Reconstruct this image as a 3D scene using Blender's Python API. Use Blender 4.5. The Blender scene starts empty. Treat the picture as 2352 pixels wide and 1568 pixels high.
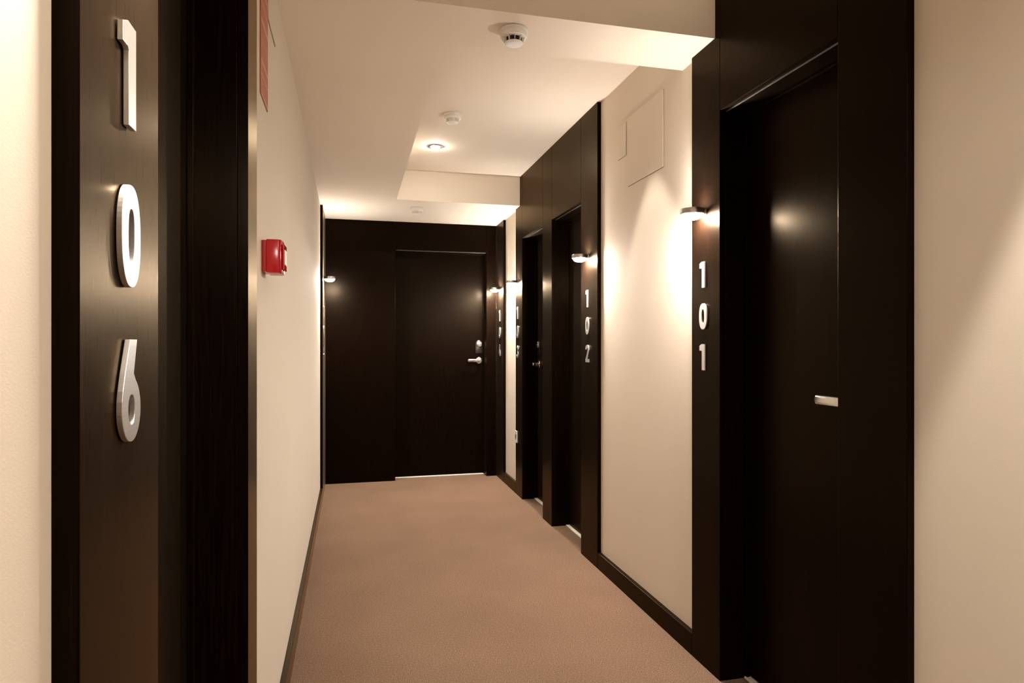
import bpy, bmesh, math, random
from mathutils import Vector, Matrix
random.seed(7)
scene = bpy.context.scene
C = scene.collection

# ---------------------------------------------------------------- camera, world, exposure
EYE = 1.25
cam_data = bpy.data.cameras.new('camera')
cam_data.sensor_width = 36.0
cam_data.lens = 36.0 * 1486.0 / 2352.0
cam_data.clip_start = 0.02
cam = bpy.data.objects.new('camera', cam_data)
C.objects.link(cam)
cam.location = (0, 0, EYE)
cam.rotation_euler = (math.radians(90), 0, math.radians(-14.0))
scene.camera = cam
scene.view_settings.view_transform = 'Standard'
scene.view_settings.look = 'None'
scene.view_settings.gamma = 1.0
scene.view_settings.use_curve_mapping = False
scene.view_settings.exposure = 0.0
world = bpy.data.worlds.new('world')
world.use_nodes = True
world.node_tree.nodes['Background'].inputs[0].default_value = (1.0, 0.75, 0.5, 1)
world.node_tree.nodes['Background'].inputs[1].default_value = 0.0
scene.world = world
# strengths of the light the room's lamps and one added fill give off
LAMP_RGB = (1.0, 0.935, 0.87)
LAMP_DOWN = 1400.0
LAMP_UP = 1450.0
SPOT_RGB = (1.0, 0.95, 0.87)
SPOT = 600.0
BEAM_FAR = 48.0
BEAM_NEAR = 230.0
BEAM_FILL = 110.0  # added fill, unseen behind the viewpoint

# ---------------------------------------------------------------- materials
def new_mat(name):
    m = bpy.data.materials.new(name)
    m.use_nodes = True
    nt = m.node_tree
    return m, nt, nt.nodes['Principled BSDF']

def coords(nt, scale):
    tc = nt.nodes.new('ShaderNodeNewGeometry')
    mp = nt.nodes.new('ShaderNodeMapping')
    mp.inputs['Scale'].default_value = scale
    nt.links.new(tc.outputs['Position'], mp.inputs['Vector'])
    return mp.outputs['Vector']

def noise(nt, vec, scale, detail=4, rough=0.6):
    n = nt.nodes.new('ShaderNodeTexNoise')
    n.inputs['Scale'].default_value = scale
    n.inputs['Detail'].default_value = detail
    n.inputs['Roughness'].default_value = rough
    nt.links.new(vec, n.inputs['Vector'])
    return n.outputs['Fac']

def ramp(nt, fac, stops):
    r = nt.nodes.new('ShaderNodeValToRGB')
    el = r.color_ramp.elements
    while len(el) < len(stops):
        el.new(0.5)
    for e, (p, c) in zip(el, stops):
        e.position = p
        e.color = (*c, 1)
    nt.links.new(fac, r.inputs['Fac'])
    return r.outputs['Color']

def bump(nt, fac, bsdf, strength, dist):
    b = nt.nodes.new('ShaderNodeBump')
    b.inputs['Strength'].default_value = strength
    b.inputs['Distance'].default_value = dist
    nt.links.new(fac, b.inputs['Height'])
    nt.links.new(b.outputs['Normal'], bsdf.inputs['Normal'])

def plain(name, rgb, rough=0.5, metal=0.0, spec=0.5):
    m, nt, b = new_mat(name)
    v = coords(nt, (1, 1, 1))
    f = noise(nt, v, 40, 2)
    lo = tuple(c * 0.94 for c in rgb); hi = tuple(min(1, c * 1.05) for c in rgb)
    nt.links.new(ramp(nt, f, [(0.3, lo), (0.7, hi)]), b.inputs['Base Color'])
    b.inputs['Roughness'].default_value = rough
    b.inputs['Metallic'].default_value = metal
    b.inputs['Specular IOR Level'].default_value = spec
    return m

def make_wall_paint(name, rgb):
    m, nt, b = new_mat(name)
    v = coords(nt, (1, 1, 1))
    f = noise(nt, v, 1.3, 2)
    lo = tuple(c * 0.975 for c in rgb)
    nt.links.new(ramp(nt, f, [(0.35, lo), (0.65, rgb)]), b.inputs['Base Color'])
    b.inputs['Roughness'].default_value = 0.85
    b.inputs['Specular IOR Level'].default_value = 0.25
    v2 = coords(nt, (1, 1, 1.6))
    bump(nt, noise(nt, v2, 260, 3), b, 0.10, 0.0015)
    return m

def make_veneer():
    """dark stained veneer under a thin amber lacquer: dull wood below, tinted sheen above"""
    m, nt, b = new_mat('dark_wood_veneer')
    nt.nodes.remove(b)
    out = [n for n in nt.nodes if n.type == 'OUTPUT_MATERIAL'][0]
    v = coords(nt, (26, 26, 0.9))
    f = noise(nt, v, 9, 6, 0.65)
    col = ramp(nt, f, [(0.32, (0.0016, 0.0005, 0.0003)), (0.55, (0.0034, 0.0013, 0.0006)), (0.75, (0.0085, 0.0036, 0.0017))])
    v2 = coords(nt, (60, 60, 1.4))
    f2 = noise(nt, v2, 12, 4)
    r = ramp(nt, f2, [(0.3, (0.27,) * 3), (0.7, (0.36,) * 3)])
    bp = nt.nodes.new('ShaderNodeBump')
    bp.inputs['Strength'].default_value = 0.05; bp.inputs['Distance'].default_value = 0.0004
    nt.links.new(f2, bp.inputs['Height'])
    d = nt.nodes.new('ShaderNodeBsdfDiffuse'); g = nt.nodes.new('ShaderNodeBsdfGlossy')
    nt.links.new(col, d.inputs['Color']); nt.links.new(r, g.inputs['Roughness'])
    g.inputs['Color'].default_value = (0.80, 0.62, 0.42, 1)
    fr = nt.nodes.new('ShaderNodeFresnel'); fr.inputs['IOR'].default_value = 1.17
    mx = nt.nodes.new('ShaderNodeMixShader')
    for n in (d, g, fr): nt.links.new(bp.outputs['Normal'], n.inputs['Normal'])
    nt.links.new(fr.outputs[0], mx.inputs[0]); nt.links.new(d.outputs[0], mx.inputs[1]); nt.links.new(g.outputs[0], mx.inputs[2])
    nt.links.new(mx.outputs[0], out.inputs['Surface'])
    return m

def make_carpet():
    m, nt, b = new_mat('brown_loop_carpet')
    v = coords(nt, (1, 1, 1))
    f = noise(nt, v, 250, 4, 0.8)
    f2 = noise(nt, v, 2.2, 3, 0.5)
    c1 = ramp(nt, f, [(0.30, (0.055, 0.031, 0.018)), (0.50, (0.165, 0.099, 0.061)), (0.68, (0.39, 0.245, 0.155))])
    mx = nt.nodes.new('ShaderNodeMix'); mx.data_type = 'RGBA'; mx.blend_type = 'MULTIPLY'
    mx.inputs[0].default_value = 1.0
    nt.links.new(c1, mx.inputs[6])
    nt.links.new(ramp(nt, f2, [(0.35, (0.90, 0.89, 0.88)), (0.65, (1, 1, 1))]), mx.inputs[7])
    nt.links.new(mx.outputs[2], b.inputs['Base Color'])
    b.inputs['Roughness'].default_value = 0.95
    b.inputs['Specular IOR Level'].default_value = 0.1
    bump(nt, f, b, 0.25, 0.002)
    return m

def make_steel(name, rgb, rough):
    m, nt, b = new_mat(name)
    v = coords(nt, (20, 20, 900))
    f = noise(nt, v, 1.0, 3)
    lo = tuple(c * 0.9 for c in rgb)
    nt.links.new(ramp(nt, f, [(0.3, lo), (0.7, rgb)]), b.inputs['Base Color'])
    b.inputs['Metallic'].default_value = 1.0
    b.inputs['Roughness'].default_value = rough
    bump(nt, f, b, 0.12, 0.0003)
    return m

def emitter(name, rgb, strength):
    m, nt, b = new_mat(name)
    b.inputs['Base Color'].default_value = (0.9, 0.9, 0.88, 1)
    b.inputs['Roughness'].default_value = 0.4
    b.inputs['Emission Color'].default_value = (*rgb, 1)
    b.inputs['Emission Strength'].default_value = strength
    return m

M = {}
M['wall'] = make_wall_paint('cream_wall_paint', (0.665, 0.570, 0.455))
M['ceiling'] = make_wall_paint('cream_ceiling_paint', (0.80, 0.700, 0.575))
M['wood'] = make_veneer()
M['carpet'] = make_carpet()
M['steel'] = make_steel('brushed_steel', (0.80, 0.76, 0.71), 0.38)
M['satin'] = make_steel('satin_handle_steel', (0.72, 0.70, 0.66), 0.22)
M['threshold'] = plain('pale_threshold', (0.85, 0.80, 0.72), 0.3)
M['seal'] = plain('grey_seal', (0.22, 0.20, 0.18), 0.35, 0.5)
M['white'] = plain('white_plastic', (0.82, 0.78, 0.72), 0.45)
M['socket'] = plain('grey_white_plastic', (0.62, 0.64, 0.60), 0.35)
M['slot'] = plain('dark_slot', (0.012, 0.008, 0.006), 0.8)
M['gap'] = plain('painted_gap_shade', (0.20, 0.15, 0.11), 0.8)  # dark colour standing in for shade in the gap round service panels
M['red'] = plain('alarm_red_plastic', (0.42, 0.004, 0.008), 0.22)
M['clear'] = plain('glossy_red_cover', (0.50, 0.03, 0.03), 0.06)
M['signred'] = plain('faded_red_print', (0.42, 0.135, 0.07), 0.6)
M['signpale'] = plain('pale_print', (0.58, 0.29, 0.19), 0.6)
M['lampbody'] = make_steel('lamp_steel', (0.62, 0.58, 0.53), 0.3)
M['lens_down'] = emitter('lamp_lens_down', LAMP_RGB, LAMP_DOWN)
M['lens_down_weak'] = emitter('lamp_lens_down_dimmed', LAMP_RGB, LAMP_DOWN * 0.38)  # same lamp dimmed to keep the near left wall from clipping
M['lens_up'] = emitter('lamp_lens_up', LAMP_RGB, LAMP_UP)
M['lens_spot'] = emitter('downlight_lens', SPOT_RGB, SPOT)
M['lens_soft'] = emitter('downlight_diffuser', SPOT_RGB, 12.0)
M['darksteel'] = plain('dark_polished_lock_plate', (0.05, 0.04, 0.035), 0.25, 0.8)

# ---------------------------------------------------------------- helpers
def add_box(bm, lo, hi, bev=0.0):
    lo2 = [min(a, b) for a, b in zip(lo, hi)]; hi2 = [max(a, b) for a, b in zip(lo, hi)]
    r = bmesh.ops.create_cube(bm, size=1.0)
    vs = r['verts']
    for v in vs:
        v.co = Vector([lo2[i] if v.co[i] < 0 else hi2[i] for i in range(3)])
    if bev > 0:
        es = list({e for v in vs for e in v.link_edges})
        bmesh.ops.bevel(bm, geom=es, offset=bev, segments=2, affect='EDGES', profile=0.5)

def add_prism(bm, pts, vec, bev=0.0):
    """closed prism: polygon pts (3D) extruded by vec"""
    a = [bm.verts.new(p) for p in pts]
    b = [bm.verts.new(Vector(p) + Vector(vec)) for p in pts]
    n = len(pts)
    fs = [bm.faces.new(a), bm.faces.new(list(reversed(b)))]
    for i in range(n):
        fs.append(bm.faces.new((a[i], b[i], b[(i + 1) % n], a[(i + 1) % n])))
    bmesh.ops.recalc_face_normals(bm, faces=fs)
    if bev > 0:
        es = list({e for f in fs for e in f.edges})
        bmesh.ops.bevel(bm, geom=es, offset=bev, segments=2, affect='EDGES', profile=0.5)

def add_lathe(bm, prof, n=40, mat=Matrix()):
    """prof = list of (r, z); closed at ends where r == 0"""
    rings = []
    for r, z in prof:
        if r == 0:
            rings.append([bm.verts.new(mat @ Vector((0, 0, z)))])
        else:
            rings.append([bm.verts.new(mat @ Vector((r * math.cos(2 * math.pi * k / n), r * math.sin(2 * math.pi * k / n), z))) for k in range(n)])
    fs = []
    for A, B in zip(rings, rings[1:]):
        for k in range(n):
            k2 = (k + 1) % n
            if len(A) == 1 and len(B) == 1: continue
            if len(A) == 1: fs.append(bm.faces.new((A[0], B[k], B[k2])))
            elif len(B) == 1: fs.append(bm.faces.new((A[k], A[k2], B[0])))
            else: fs.append(bm.faces.new((A[k], A[k2], B[k2], B[k])))
    bmesh.ops.recalc_face_normals(bm, faces=fs)

def obj(name, bm, mat, parent=None, smooth=False, origin=None):
    """links the bmesh as ONE mesh object; coordinates are world coordinates"""
    me = bpy.data.meshes.new(name)
    wo = Vector(origin) if origin is not None else (world_loc(parent) if parent else Vector((0, 0, 0)))
    if wo.length > 0:
        bmesh.ops.translate(bm, verts=bm.verts, vec=-wo)
    bm.normal_update()
    bm.to_mesh(me)
    bm.free()
    me.materials.append(mat)
    if smooth:
        for p in me.polygons: p.use_smooth = True
        try: me.set_sharp_from_angle(angle=math.radians(35))
        except Exception: pass
    o = bpy.data.objects.new(name, me)
    C.objects.link(o)
    if parent:
        o.parent = parent
        o.location = wo - world_loc(parent)
    else:
        o.location = wo
    return o

def world_loc(o):
    v = Vector((0, 0, 0))
    while o is not None:
        v += Vector(o.location); o = o.parent
    return v

def tag(o, label, cat, group=None, kind=None):
    o['label'] = label; o['category'] = cat
    if group: o['group'] = group
    if kind: o['kind'] = kind
    return o

def thing(name, loc, label, cat, group=None, kind=None):
    o = bpy.data.objects.new(name, None)
    o.empty_display_size = 0.05
    C.objects.link(o)
    o.location = loc
    return tag(o, label, cat, group, kind)

# ---------------------------------------------------------------- plan of the corridor (metres, eye at 0,0,1.25; +Y down the corridor)
XF, XW = 1.318, 1.340        # right: face of the veneer, face of the plaster
LF, LW = -0.215, -0.235      # left
YE = 5.890                   # end wall veneer
ZR = 2.570                   # raised ceiling
Y0, Y1 = -2.40, 6.25
def zc(y): return 2.380 - (y - 2.2) * 0.0142       # lower ceiling

DEEP = 0.12                  # door leaf set back from the veneer

# ---------------------------------------------------------------- floor, ceiling, walls
bm = bmesh.new()
add_box(bm, (-0.60, Y0, -0.06), (1.70, Y1, 0))
tag(obj('floor', bm, M['carpet']), 'brown flecked carpet covering the whole corridor floor', 'carpet', kind='structure')

def hexa(bm, x0, x1, y0, y1):
    a = [(x0, y0, zc(y0)), (x1, y0, zc(y0)), (x1, y1, zc(y1)), (x0, y1, zc(y1))]
    b = [(p[0], p[1], 2.72) for p in a]
    A = [bm.verts.new(p) for p in a]; B = [bm.verts.new(p) for p in b]
    fs = [bm.faces.new(A), bm.faces.new(B[::-1])]
    for i in range(4):
        fs.append(bm.faces.new((A[i], B[i], B[(i + 1) % 4], A[(i + 1) % 4])))
    bmesh.ops.recalc_face_normals(bm, faces=fs)
bm = bmesh.new()
add_box(bm, (-0.60, Y0, ZR), (1.70, 5.5, 2.72))
hexa(bm, -0.60, 0.342, 2.160, Y1)
hexa(bm, 0.342, 1.70, 2.160, 2.440)
hexa(bm, 0.342, 1.70, 5.030, Y1)
tag(obj('ceiling', bm, M['ceiling']), 'cream plaster ceiling with a raised tray and dropped beams', 'ceiling', kind='structure')

def wall_boxes(bm, mk, holes, y0, y1, ztop):
    y = y0
    for (a, b, h) in holes:
        mk(bm, y, a, 0, ztop)
        mk(bm, a, b, h, ztop)
        y = b
    mk(bm, y, y1, 0, ztop)

JT = 0.02
R_open = [(1.532, 2.125, 2.100), (3.606, 4.176, 2.072), (4.390, 4.952, 2.068)]
bm = bmesh.new()
wall_boxes(bm, lambda b, a0, a1, z0, z1: add_box(b, (XW, a0, z0), (1.62, a1, z1)),
           [(a - JT, b + JT, h + JT) for a, b, h in R_open], Y0, Y1, 2.60)
tag(obj('wall_right', bm, M['wall']), 'cream plastered wall on the right side of the corridor', 'wall', kind='structure')
L_open = [(0.823, 1.494, 2.100)]
bm = bmesh.new()
wall_boxes(bm, lambda b, a0, a1, z0, z1: add_box(b, (LW, a0, z0), (-0.52, a1, z1)),
           [(a - JT, b + JT, h + JT) for a, b, h in L_open], Y0, Y1, 2.60)
tag(obj('wall_left', bm, M['wall']), 'cream plastered wall on the left side of the corridor', 'wall', kind='structure')
E_open = (0.389, 1.223, 2.075)
bm = bmesh.new()
YW = YE + 0.022
add_box(bm, (LW, YW, 0), (E_open[0] - JT, YW + .25, 2.60))
add_box(bm, (E_open[0] - JT, YW, E_open[2] + JT), (E_open[1] + JT, YW + .25, 2.60))
add_box(bm, (E_open[1] + JT, YW, 0), (XW, YW + .25, 2.60))
tag(obj('wall_back', bm, M['wall']), 'end wall of the corridor behind the dark wood panelling', 'wall', kind='structure')
bm = bmesh.new()
add_box(bm, (-0.6, Y0 - .1, 0), (1.7, Y0, 2.60))
tag(obj('wall_front', bm, M['wall']), 'cream wall behind the viewpoint closing the corridor', 'wall', kind='structure')

# ---------------------------------------------------------------- baseboards
def base_board(name, x0, x1, segs, label):
    bm = bmesh.new()
    for a, b in segs:
        add_box(bm, (x0, a, 0), (x1, b, 0.088), 0.0015)
    tag(obj(name, bm, M['wood']), label, 'baseboard', kind='structure')
base_board('baseboard_right', XF, XW, [(Y0, 1.297), (2.329, 3.341), (5.162, 5.598)], 'dark wood baseboard along the foot of the right wall')
base_board('baseboard_left', LF, LW, [(Y0, 0.596), (1.631, 5.348)], 'dark wood baseboard along the foot of the left wall')

# ---------------------------------------------------------------- doors
def side_map(kind):
    if kind == 'R': return lambda a, d, z: (XF + d, a, z)
    if kind == 'L': return lambda a, d, z: (LF - d, a, z)
    return lambda a, d, z: (a, YE + d, z)

BV = 0.0014
def panel(name, P, poly, d0, d1, parent, mat='wood', bev=BV):
    """poly in (a, z); slab between depths d0 and d1"""
    bm = bmesh.new()
    pts = [P(a, d0, z) for a, z in poly]
    v = Vector(P(0, d1, 0)) - Vector(P(0, d0, 0))
    add_prism(bm, pts, v, bev)
    return obj(name, bm, M[mat], parent)

def rect(a0, a1, z0, z1): return [(a0, z0), (a1, z0), (a1, z1), (a0, z1)]

def handle(P, a, sgn, leaf, z=1.072, steel='satin'):
    """lever set: round rose, neck and flat lever; lever points towards sgn"""
    D = DEEP
    bm = bmesh.new()
    pos = Vector(P(a, D, z)); out = (Vector(P(a, 0, z)) - pos).normalized()
    q = out.to_track_quat('Z', 'Y').to_matrix().to_4x4()
    mt = Matrix.Translation(pos) @ q
    add_lathe(bm, [(0, -.001), (.030, -.001), (.031, .002), (.031, .007), (.028, .010), (.012, .011), (.011, .040), (.0135, .042), (.0135, .056), (.011, .058), (0, .058)], 32, mt)
    # flat lever with a rounded end
    pts = []
    L = 0.115; hh = 0.0135
    pts += [(a - sgn * 0.012, z - hh), (a + sgn * (L - .006), z - hh), (a + sgn * (L - .001), z - hh + .005), (a + sgn * L, z - hh + .010),
            (a + sgn * L, z + hh - .010), (a + sgn * (L - .001), z + hh - .005), (a + sgn * (L - .006), z + hh), (a - sgn * 0.012, z + hh)]
    p3 = [P(x, D - .056, zz) for x, zz in pts]
    v = Vector(P(0, D - .044, 0)) - Vector(P(0, D - .056, 0))
    add_prism(bm, p3, v, 0.002)
    obj('handle', bm, M[steel], leaf, smooth=True)
    # lock: tall rounded plate with a half-round cylinder cover at its head
    bm = bmesh.new()
    zl, w, h = 1.20, 0.034, 0.062
    pts = []
    for k in range(13):
        t = math.pi * k / 12
        pts.append((a + w * math.cos(t), zl + h - w + w * math.sin(t)))
    for k in range(7):
        t = math.pi + math.pi / 2 * k / 6
        pts.append((a - w + .01 + .01 * math.cos(t), zl - h + .01 + .01 * math.sin(t)))
    for k in range(7):
        t = -math.pi / 2 + math.pi / 2 * k / 6
        pts.append((a + w - .01 + .01 * math.cos(t), zl - h + .01 + .01 * math.sin(t)))
    p3 = [P(x, D - .009, zz) for x, zz in pts]
    v = Vector(P(0, D, 0)) - Vector(P(0, D - .009, 0))
    add_prism(bm, p3, v, 0.0015)
    obj('lock_plate', bm, M['darksteel'], leaf, smooth=True)
    bm = bmesh.new()
    pos = Vector(P(a, D - .009, zl + .026))
    mt = Matrix.Translation(pos) @ q
    add_lathe(bm, [(0, 0), (.027, 0), (.027, .008), (.024, .012), (.004, .013), (0, .013)], 28, mt)
    c0, c1 = P(a - .020, D - .030, zl + .020), P(a + .020, D - .0215, zl + .028)
    add_box(bm, c0, c1, .001)
    obj('lock_turn', bm, M[steel], leaf, smooth=True)

def door(name, side, op, label, stiles, headers, hnd=None, base=None):
    """stiles/headers = lists of (part name, polygon) in the veneer plane"""
    P = side_map(side)
    a0, a1, h = op
    root = thing(name, P((a0 + a1) / 2, 0.0, 0), label, 'door', kind='structure')
    for pn, poly in stiles + headers:
        panel(pn, P, poly, 0.0, 0.022, root)
    d1 = DEEP + 0.045
    panel('jamb', P, rect(a0 - JT, a0, 0, h), 0.0222, d1, root)
    panel('jamb', P, rect(a1, a1 + JT, 0, h), 0.0222, d1, root)
    panel('head_jamb', P, rect(a0 - JT, a1 + JT, h, h + JT), 0.0222, d1, root)
    panel('head_strip', P, rect(a0 + .012, a1 - .001, h - .0035, h), 0.0240, 0.0300, root, 'seal', 0.0008)
    # stops just in front of the leaf
    for (x0, x1) in ((a0, a0 + .010), (a1 - .010, a1)):
        panel('door_stop', P, rect(x0, x1, 0.0, h - .0105), DEEP - .014, DEEP - .001, root)
    panel('door_stop', P, rect(a0, a1, h - .010, h), DEEP - .014, DEEP - .001, root)
    leaf = panel('leaf', P, rect(a0 + .002, a1 - .002, 0.010, h - .003), DEEP, DEEP + .04, root)
    panel('threshold', P, rect(a0 + .001, a1 - .001, 0.0, .007), DEEP - .020, DEEP + .03, root, 'threshold', 0.001)
    if hnd: handle(P, hnd[0], hnd[1], leaf)
    return root

def ell(a0, a1, ysplit, z_in, z_out):
    """stile that is tall up to ysplit and cut lower beyond it"""
    return [(a0, 0), (a1, 0), (a1, z_out), (ysplit, z_out + (a1 - ysplit) * .0142), (ysplit, z_in), (a0, z_in)]

ZT = ZR - 0.001
door('door_1', 'R', R_open[0],
     'dark wood door 101 with its tall frame, nearest on the right', 
     [('stile', rect(1.299, 1.531, 0, ZT)), ('stile', ell(2.126, 2.327, 2.158, ZT, zc(2.327) - .001))],
     [('header_panel', [(1.5325, 2.1005), (2.1245, 2.1005), (2.1245, ZT), (1.5325, ZT)])], (1.590, 1))
door('door_2', 'R', R_open[1],
     'dark wood door 102, middle recess on the right wall',
     [('stile', rect(3.343, 3.605, 0, ZT)), ('stile', rect(4.177, 4.3895, 0, ZT))],
     [('header_panel', rect(3.6065, 4.1755, R_open[1][2], ZT))], (3.665, 1))
door('door_3', 'R', R_open[2],
     'dark wood door 103, farthest recess on the right wall',
     [('stile', ell(4.953, 5.160, 5.028, ZT, zc(5.160) - .001))],
     [('header_panel', rect(4.391, 4.9515, R_open[2][2], ZT))], (4.872, -1))
zE = zc(YE) - 0.001
door('door_4', 'E', E_open,
     'dark wood door 104 facing the camera in the panelled end of the corridor',
     [('side_panel', rect(LF + .0005, .388, 0, zE)), ('stile', rect(1.224, 1.3175, 0, zE))],
     [('header_panel', rect(.3895, 1.2225, E_open[2], zE))], (1.176, -1))
door('door_5', 'L', L_open[0],
     'dark wood door 106 with its tall frame, very near on the left',
     [('stile', rect(.598, .822, 0, ZT)), ('stile', rect(1.495, 1.629, 0, ZT))],
     [('header_panel', rect(.8235, 1.4935, 2.1005, ZT))], (.885, 1))

# veneer panels with no door of their own
def trim(name, side, a0, a1, label):
    P = side_map(side)
    bm = bmesh.new()
    poly = [(a0, 0), (a1, 0), (a1, zc(a1) - .001), (a0, zc(a0) - .001)]
    add_prism(bm, [P(a, 0, z) for a, z in poly], Vector(P(0, .0218, 0)) - Vector(P(0, 0, 0)), BV)
    tag(obj(name, bm, M['wood']), label, 'trim', kind='structure')
trim('trim_1', 'R', 5.600, YE - .001, 'dark wood panel on the right wall beside the end door, carrying number 104')
bm = bmesh.new()
poly = [(5.350, 0), (YE - .001, 0), (YE - .001, zc(YE) - .001), (5.350, zc(5.35) - .001)]
P = side_map('L')
add_prism(bm, [P(a, 0, z) for a, z in poly], (-.0198, 0, 0), BV)
tag(obj('trim_2', bm, M['wood']), 'dark wood panel at the far end of the left wall, carrying number 105', 'trim', kind='structure')

# ---------------------------------------------------------------- wall lamps
def wall_lamp(side, a, z, label, down='lens_down'):
    P = side_map(side)
    off = -0.050
    c = Vector(P(a, off, z))
    root = thing('wall_lamp', P(a, 0, z), label, 'lamp', 'small round wall lamps')
    bm = bmesh.new()
    mt = Matrix.Translation(c)
    add_lathe(bm, [(.0400, -.007), (.0440, -.007), (.0455, -.005), (.0455, .012), (.0440, .0145), (.0215, .0145), (.0205, .004), (.0400, -.003), (.0400, -.007)], 44, mt)
    obj('shade', bm, M['lampbody'], root, smooth=True)
    bm = bmesh.new()
    add_lathe(bm, [(0, -.0270), (.013, -.0262), (.026, -.0225), (.034, -.0165), (.0385, -.0090), (.0395, -.0045), (0, -.0045)], 36, mt)
    obj('lower_lens', bm, M[down], root, smooth=True)
    bm = bmesh.new()
    add_lathe(bm, [(0, .0035), (.0195, .0035), (.0195, .0060), (.0170, .0095), (.010, .0120), (0, .0130)], 28, mt)
    obj('upper_lens', bm, M['lens_up'], root, smooth=True)
    bm = bmesh.new()
    add_box(bm, P(a - .012, -.0095, z - .007), P(a + .012, -.002, z + .006), .001)
    add_box(bm, P(a - .020, -.0035, z - .012), P(a + .020, 0.0, z + .012), .001)
    obj('bracket', bm, M['lampbody'], root)
    return root
wall_lamp('R', 2.235, 1.742, 'lit round wall lamp above number 101 on the nearest right-hand frame')
wall_lamp('R', 3.490, 1.730, 'lit round wall lamp above number 102, second from the camera on the right')
wall_lamp('R', 5.090, 1.728, 'lit round wall lamp above number 103, third from the camera on the right')
wall_lamp('R', 5.735, 1.724, 'lit round wall lamp above number 104 beside the end door')
wall_lamp('L', 5.440, 1.760, 'lit round wall lamp above number 105 on the far left')
wall_lamp('L', 0.706, 1.745, 'round wall lamp above number 106 on the nearest left-hand frame', 'lens_down_weak')

# ---------------------------------------------------------------- numerals
def stroke(path, w, n=1):
    """closed outline of a thick polyline"""
    L, R = [], []
    m = len(path)
    for i, p in enumerate(path):
        p = Vector(p)
        if i == 0: t = Vector(path[1]) - p
        elif i == m - 1: t = p - Vector(path[-2])
        else: t = (Vector(path[i + 1]) - p).normalized() + (p - Vector(path[i - 1])).normalized()
        t.normalize()
        nrm = Vector((-t.y, t.x))
        k = 1.0
        if 0 < i < m - 1:
            d = (p - Vector(path[i - 1])).normalized()
            k = 1 / max(.5, abs(nrm.dot(Vector((-d.y, d.x)))))
        L.append(p + nrm * w / 2 * k); R.append(p - nrm * w / 2 * k)
    return [tuple(v) for v in L + R[::-1]]
def arc(cx, cy, rx, ry, t0, t1, n=18):
    return [(cx + rx * math.cos(math.radians(t0 + (t1 - t0) * k / n)), cy + ry * math.sin(math.radians(t0 + (t1 - t0) * k / n))) for k in range(n + 1)]
def sup(cx, cy, rx, ry, e, n=56):
    out = []
    for k in range(n):
        t = 2 * math.pi * k / n
        c, s = math.cos(t), math.sin(t)
        out.append((cx + rx * math.copysign(abs(c) ** (2 / e), c), cy + ry * math.copysign(abs(s) ** (2 / e), s)))
    return out
W = 18
GLYPH = {
    '0': [sup(27, 49.5, 27, 49.5, 2.35), sup(27, 49.5, 9.5, 27, 2.6, 40)],
    '1': [[(20, 0), (40, 0), (40, 99), (17, 99), (3, 93), (3, 75), (16, 75), (20, 72)]],
    '6': [arc(27, 31, 27, 31, 62, -180, 40) + [(0.6, 40), (3, 50), (9, 66), (24, 99), (43, 99), (33, 66)], sup(27, 31, 10, 15, 2.2, 32)],
    '2': [stroke(arc(27, 71, 18.5, 18.5, 175, -25, 16) + [(39, 55), (18, 22), (8, 9)], W), [(1, 0), (53, 0), (53, 17), (1, 17)]],
    '3': [stroke(arc(25, 73, 17, 17, 160, -70, 16), W), stroke(arc(25, 29, 19, 20, 75, -165, 18), W)],
    '4': [stroke([(33, 99), (9, 30)], W), [(2, 17), (54, 17), (54, 33), (2, 33)], [(31, 0), (48, 0), (48, 55), (31, 55)]],
    '5': [[(8, 83), (50, 83), (50, 99), (8, 99)], [(8, 48), (25, 48), (25, 99), (8, 99)], stroke(arc(24, 31, 20, 22, 125, -160, 18), W)],
}
def glyph_mesh(ch):
    """solid numeral standing in the X-Z plane, front towards -Y, 5.5 mm thick, back at Y=0"""
    bm_all = bmesh.new()
    groups = [GLYPH[ch]] if ch in '06' else [[p] for p in GLYPH[ch]]
    for gi, loops in enumerate(groups):
        cu = bpy.data.curves.new('glyph', 'CURVE')
        cu.dimensions = '2D'; cu.fill_mode = 'BOTH'
        cu.extrude = 0.0022 - 0.00004 * gi; cu.bevel_depth = 0.0005; cu.bevel_resolution = 1
        for lp in loops:
            sp = cu.splines.new('POLY')
            sp.points.add(len(lp) - 1)
            for q, (x, y) in zip(sp.points, lp): q.co = (x / 1000, y / 1000, 0, 1)
            sp.use_cyclic_u = True
        ob = bpy.data.objects.new('glyph', cu)
        C.objects.link(ob)
        dg = bpy.context.evaluated_depsgraph_get()
        me = bpy.data.meshes.new_from_object(ob.evaluated_get(dg))
        bm_all.from_mesh(me)
        bpy.data.objects.remove(ob); bpy.data.curves.remove(cu); bpy.data.meshes.remove(me)
    bmesh.ops.rotate(bm_all, verts=bm_all.verts, cent=(0, 0, 0), matrix=Matrix.Rotation(math.radians(90), 3, 'X'))
    bmesh.ops.translate(bm_all, verts=bm_all.verts, vec=(-.027, -.0028, 0))
    me = bpy.data.meshes.new('room_numeral')
    bm_all.to_mesh(me); bm_all.free()
    me.materials.append(M['steel'])
    for p in me.polygons: p.use_smooth = False
    return me
GM = {c: glyph_mesh(c) for c in '0123456'}

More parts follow.
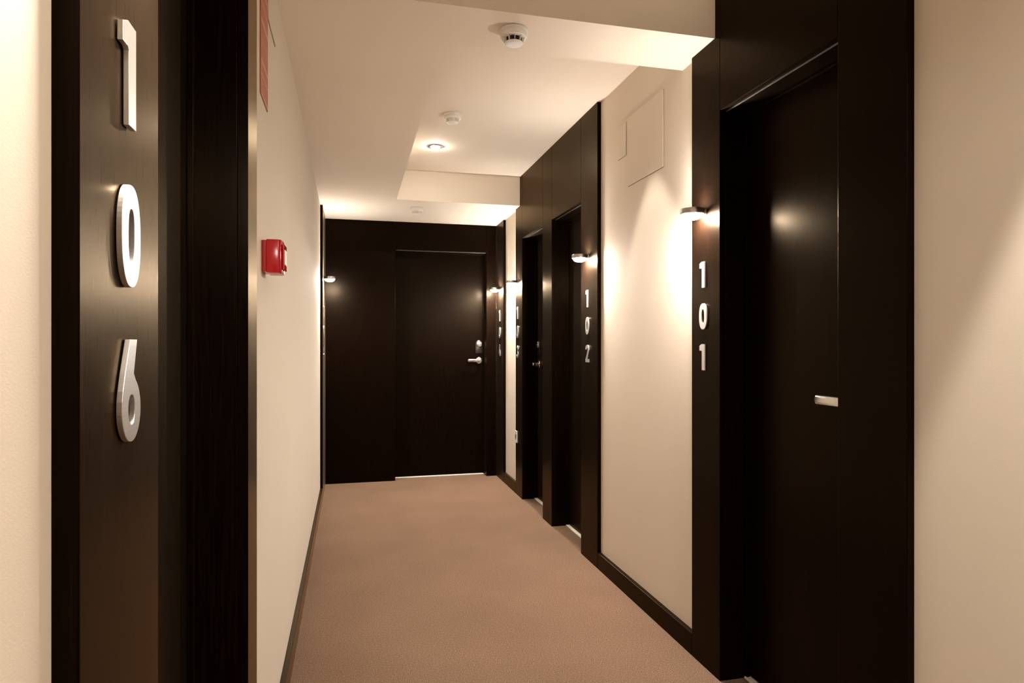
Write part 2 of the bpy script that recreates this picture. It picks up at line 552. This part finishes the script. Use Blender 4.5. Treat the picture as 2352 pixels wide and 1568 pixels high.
def pin_mesh():
    bm = bmesh.new()
    add_lathe(bm, [(0, -.0006), (.003, -.0006), (.003, .0013), (0, .0013)], 12, Matrix.Rotation(math.radians(90), 4, 'X') )
    me = bpy.data.meshes.new('mounting_pin'); bm.to_mesh(me); bm.free(); me.materials.append(M['steel'])
    return me
PIN = pin_mesh()
PINPOS = {'0': [(0, .013), (0, .086)], '1': [(.003, .012), (.003, .085)], '6': [(0, .008), (.004, .083)], '2': [(0, .008), (0, .089)],
          '3': [(0, .009), (0, .089)], '4': [(.013, .010), (.004, .090)], '5': [(0, .009), (0, .091)]}
def number(text, side, a, zs, where, xs=1.0):
    P = side_map(side)
    order = {0: 'top', 1: 'middle', 2: 'bottom'}
    for i, ch in enumerate(text):
        o = bpy.data.objects.new('room_numeral', GM[ch])
        C.objects.link(o)
        o.location = P(a, -.0012, zs[i])
        # front faces the corridor
        o.rotation_euler = (0, 0, {'R': math.radians(-90), 'L': math.radians(90)}[side])
        tag(o, 'brushed steel numeral %s, %s of the three of number %s %s' % (ch, order[i], text, where), 'numeral', 'steel room numerals')
        for px, pz in PINPOS[ch]:
            q = bpy.data.objects.new('mounting_pin', PIN)
            C.objects.link(q); q.parent = o; q.location = (px, 0, pz)
number('101', 'R', 2.233, (1.457, 1.297, 1.140), 'on the nearest right frame')
number('102', 'R', 3.487, (1.446, 1.290, 1.132), 'on the middle right frame')
number('103', 'R', 5.085, (1.433, 1.278, 1.118), 'on the far right frame')
number('104', 'R', 5.735, (1.435, 1.279, 1.120), 'beside the end door')
number('105', 'L', 5.450, (1.437, 1.280, 1.126), 'on the far left panel')
number('106', 'L', 0.706, (1.4605, 1.3035, 1.1525), 'very near on the left')

# ---------------------------------------------------------------- ceiling fittings
def smoke_detector(x, y, z, label, chamber='slot'):
    root = thing('smoke_detector', (x, y, z), label, 'smoke detector', 'round ceiling smoke detectors')
    mt = Matrix.Translation((x, y, z))
    bm = bmesh.new()
    add_lathe(bm, [(0, 0.0), (.0490, 0.0), (.0515, -.002), (.0515, -.010), (.0500, -.012), (0, -.012)], 48, mt)
    obj('base', bm, M['white'], root, smooth=True)
    bm = bmesh.new()
    add_lathe(bm, [(0, -.012), (.0495, -.012), (.0500, -.015), (.0500, -.024), (.0470, -.029), (.0415, -.031), (0, -.031)], 48, mt)
    obj('housing', bm, M['white'], root, smooth=True)
    bm = bmesh.new()
    add_lathe(bm, [(0, -.031), (.030, -.031), (.029, -.047), (0, -.047)], 32, mt)
    obj('sensing_chamber', bm, M[chamber], root, smooth=True)
    for k in range(10):
        t = 2 * math.pi * (k + .3) / 10
        bm = bmesh.new()
        c, s = math.cos(t), math.sin(t)
        pr = [(.0295, -.031), (.0410, -.031), (.0335, -.048), (.0285, -.048)]
        pts = [mt @ Vector((r * c + .0011 * s, r * s - .0011 * c, zz)) for r, zz in pr]
        add_prism(bm, pts, (-.0022 * s, .0022 * c, 0))
        obj('rib', bm, M['white'], root)
    bm = bmesh.new()
    add_lathe(bm, [(0, -.047), (.0335, -.047), (.0340, -.049), (.0310, -.0515), (.022, -.053), (0, -.053)], 40, mt)
    obj('cap', bm, M['white'], root, smooth=True)
smoke_detector(.574, 2.276, zc(2.276), 'white smoke detector on the dropped beam, nearest of the three')
smoke_detector(.575, 3.730, ZR, 'white smoke detector in the raised tray before the downlight', 'white')
smoke_detector(.520, 5.290, zc(5.29), 'white smoke detector on the low ceiling before the end door', 'white')

def downlight(x, y, z, label, watts=0.0, cone=50):
    root = thing('downlight', (x, y, z), label, 'downlight', 'recessed ceiling downlights')
    mt = Matrix.Translation((x, y, z))
    bm = bmesh.new()
    add_lathe(bm, [(.033, 0.0), (.050, 0.0), (.050, -.003), (.047, -.005), (.036, -.006), (.033, -.004), (.033, 0.0)], 40, mt)
    obj('trim_ring', bm, M['lampbody'], root, smooth=True)
    bm = bmesh.new()
    add_lathe(bm, [(0, -.018), (.012, -.0172), (.022, -.0135), (.029, -.008), (.0325, -.003), (.0325, -.0005), (0, -.0005)], 32, mt)
    obj('lens', bm, M['lens_soft' if watts else 'lens_spot'], root, smooth=True)
    if watts:
        ld = bpy.data.lights.new('beam', 'SPOT')
        ld.energy = watts; ld.color = SPOT_RGB
        ld.spot_size = math.radians(cone); ld.spot_blend = 0.30; ld.shadow_soft_size = 0.02
        lo = bpy.data.objects.new('beam', ld); C.objects.link(lo)
        lo.parent = root; lo.location = (0, 0, -.035)
downlight(.556, 4.373, ZR, 'small lit downlight in the raised ceiling tray')
downlight(1.100, 2.700, ZR, 'lit downlight in the raised tray close to the right wall, hidden by the beam', BEAM_FAR)
downlight(1.130, 0.650, ZR, 'lit downlight in the raised ceiling before the first beam, close to the right wall', BEAM_NEAR)
downlight(1.000, -.500, ZR, 'added fill downlight in the raised ceiling, unseen behind the viewpoint', BEAM_FILL, 150)  # added to brighten the near walls and ceiling, never in view

# ---------------------------------------------------------------- fire alarm call point on the left wall
root = thing('fire_alarm', (LW, 1.912, 1.438), 'red glossy fire alarm box on the left wall', 'fire alarm')
bm = bmesh.new(); add_box(bm, (LW, 1.872, 1.441), (LW + .012, 1.956, 1.527), .002)
obj('back_plate', bm, M['red'], root)
bm = bmesh.new()
prof = [(LW + .012, 1.868), (LW + .044, 1.868), (LW + .050, 1.874), (LW + .0525, 1.890), (LW + .053, 1.912), (LW + .0525, 1.934), (LW + .050, 1.954), (LW + .044, 1.960), (LW + .012, 1.960)]
add_prism(bm, [(x, y, 1.438) for x, y in prof], (0, 0, .091), .0022)
obj('housing', bm, M['red'], root, smooth=True)
bm = bmesh.new()
add_box(bm, (LW + .0525, 1.880, 1.448), (LW + .0575, 1.950, 1.519), .0015)
obj('press_cover', bm, M['clear'], root)
bm = bmesh.new()
add_box(bm, (LW + .0572, 1.893, 1.463), (LW + .0590, 1.937, 1.504), .0006)
obj('press_panel', bm, M['white'], root)

# ---------------------------------------------------------------- red wall sign, top left
root = thing('wall_sign', (LW, 1.905, 1.91), 'faded red sign with pale rows high on the left wall', 'sign')
bm = bmesh.new(); add_box(bm, (LW, 1.832, 1.912), (LW + .003, 1.985, 2.300), .0006)
obj('plate', bm, M['signred'], root)
for z0, z1 in ((1.914, 1.920), (1.966, 1.972), (2.000, 2.012), (2.060, 2.064), (2.110, 2.122), (2.160, 2.166), (2.205, 2.215), (2.262, 2.268)):
    bm = bmesh.new(); add_box(bm, (LW + .003, 1.842, z0), (LW + .0036, 1.976, z1))
    obj('print_row', bm, M['signpale'], root)

# ---------------------------------------------------------------- access panels
def hatch(side_x, s, y0, y1, z0, z1, label):
    """flush service panel; s = direction out of the wall"""
    root = thing('access_panel', (side_x, (y0 + y1) / 2, z0), label, 'access panel')
    bm = bmesh.new(); add_box(bm, (side_x, y0, z0), (side_x + s * .0008, y1, z1))
    obj('gap_backing', bm, M['gap'], root)  # dark backing whose rim paints the shaded gap
    bm = bmesh.new(); add_box(bm, (side_x + s * .0008, y0 + .0022, z0 + .0035), (side_x + s * .0035, y1 - .0022, z1 - .0022), .0008)
    obj('panel_door', bm, M['wall'], root)
hatch(XW, -1, 2.605, 2.985, 2.018, 2.365, 'large flush service panel high on the cream right wall')
hatch(XW, -1, 3.005, 3.110, 2.182, 2.352, 'small flush service panel beside the larger one')
hatch(LW, 1, 1.995, 2.185, 2.187, 2.360, 'flush service panel high on the left wall beside the red sign')

# ---------------------------------------------------------------- small grey-white socket on the far right frame
root = thing('wall_socket', (XF, 5.128, .425), 'small grey-white plate low on the frame of door 103', 'socket')
bm = bmesh.new(); add_box(bm, (XF, 5.100, .425), (XF - .008, 5.154, .520), .002)
obj('plate', bm, M['socket'], root)
bm = bmesh.new(); add_box(bm, (XF - .008, 5.112, .455), (XF - .0095, 5.142, .490), .0006)
obj('insert', bm, M['seal'], root)
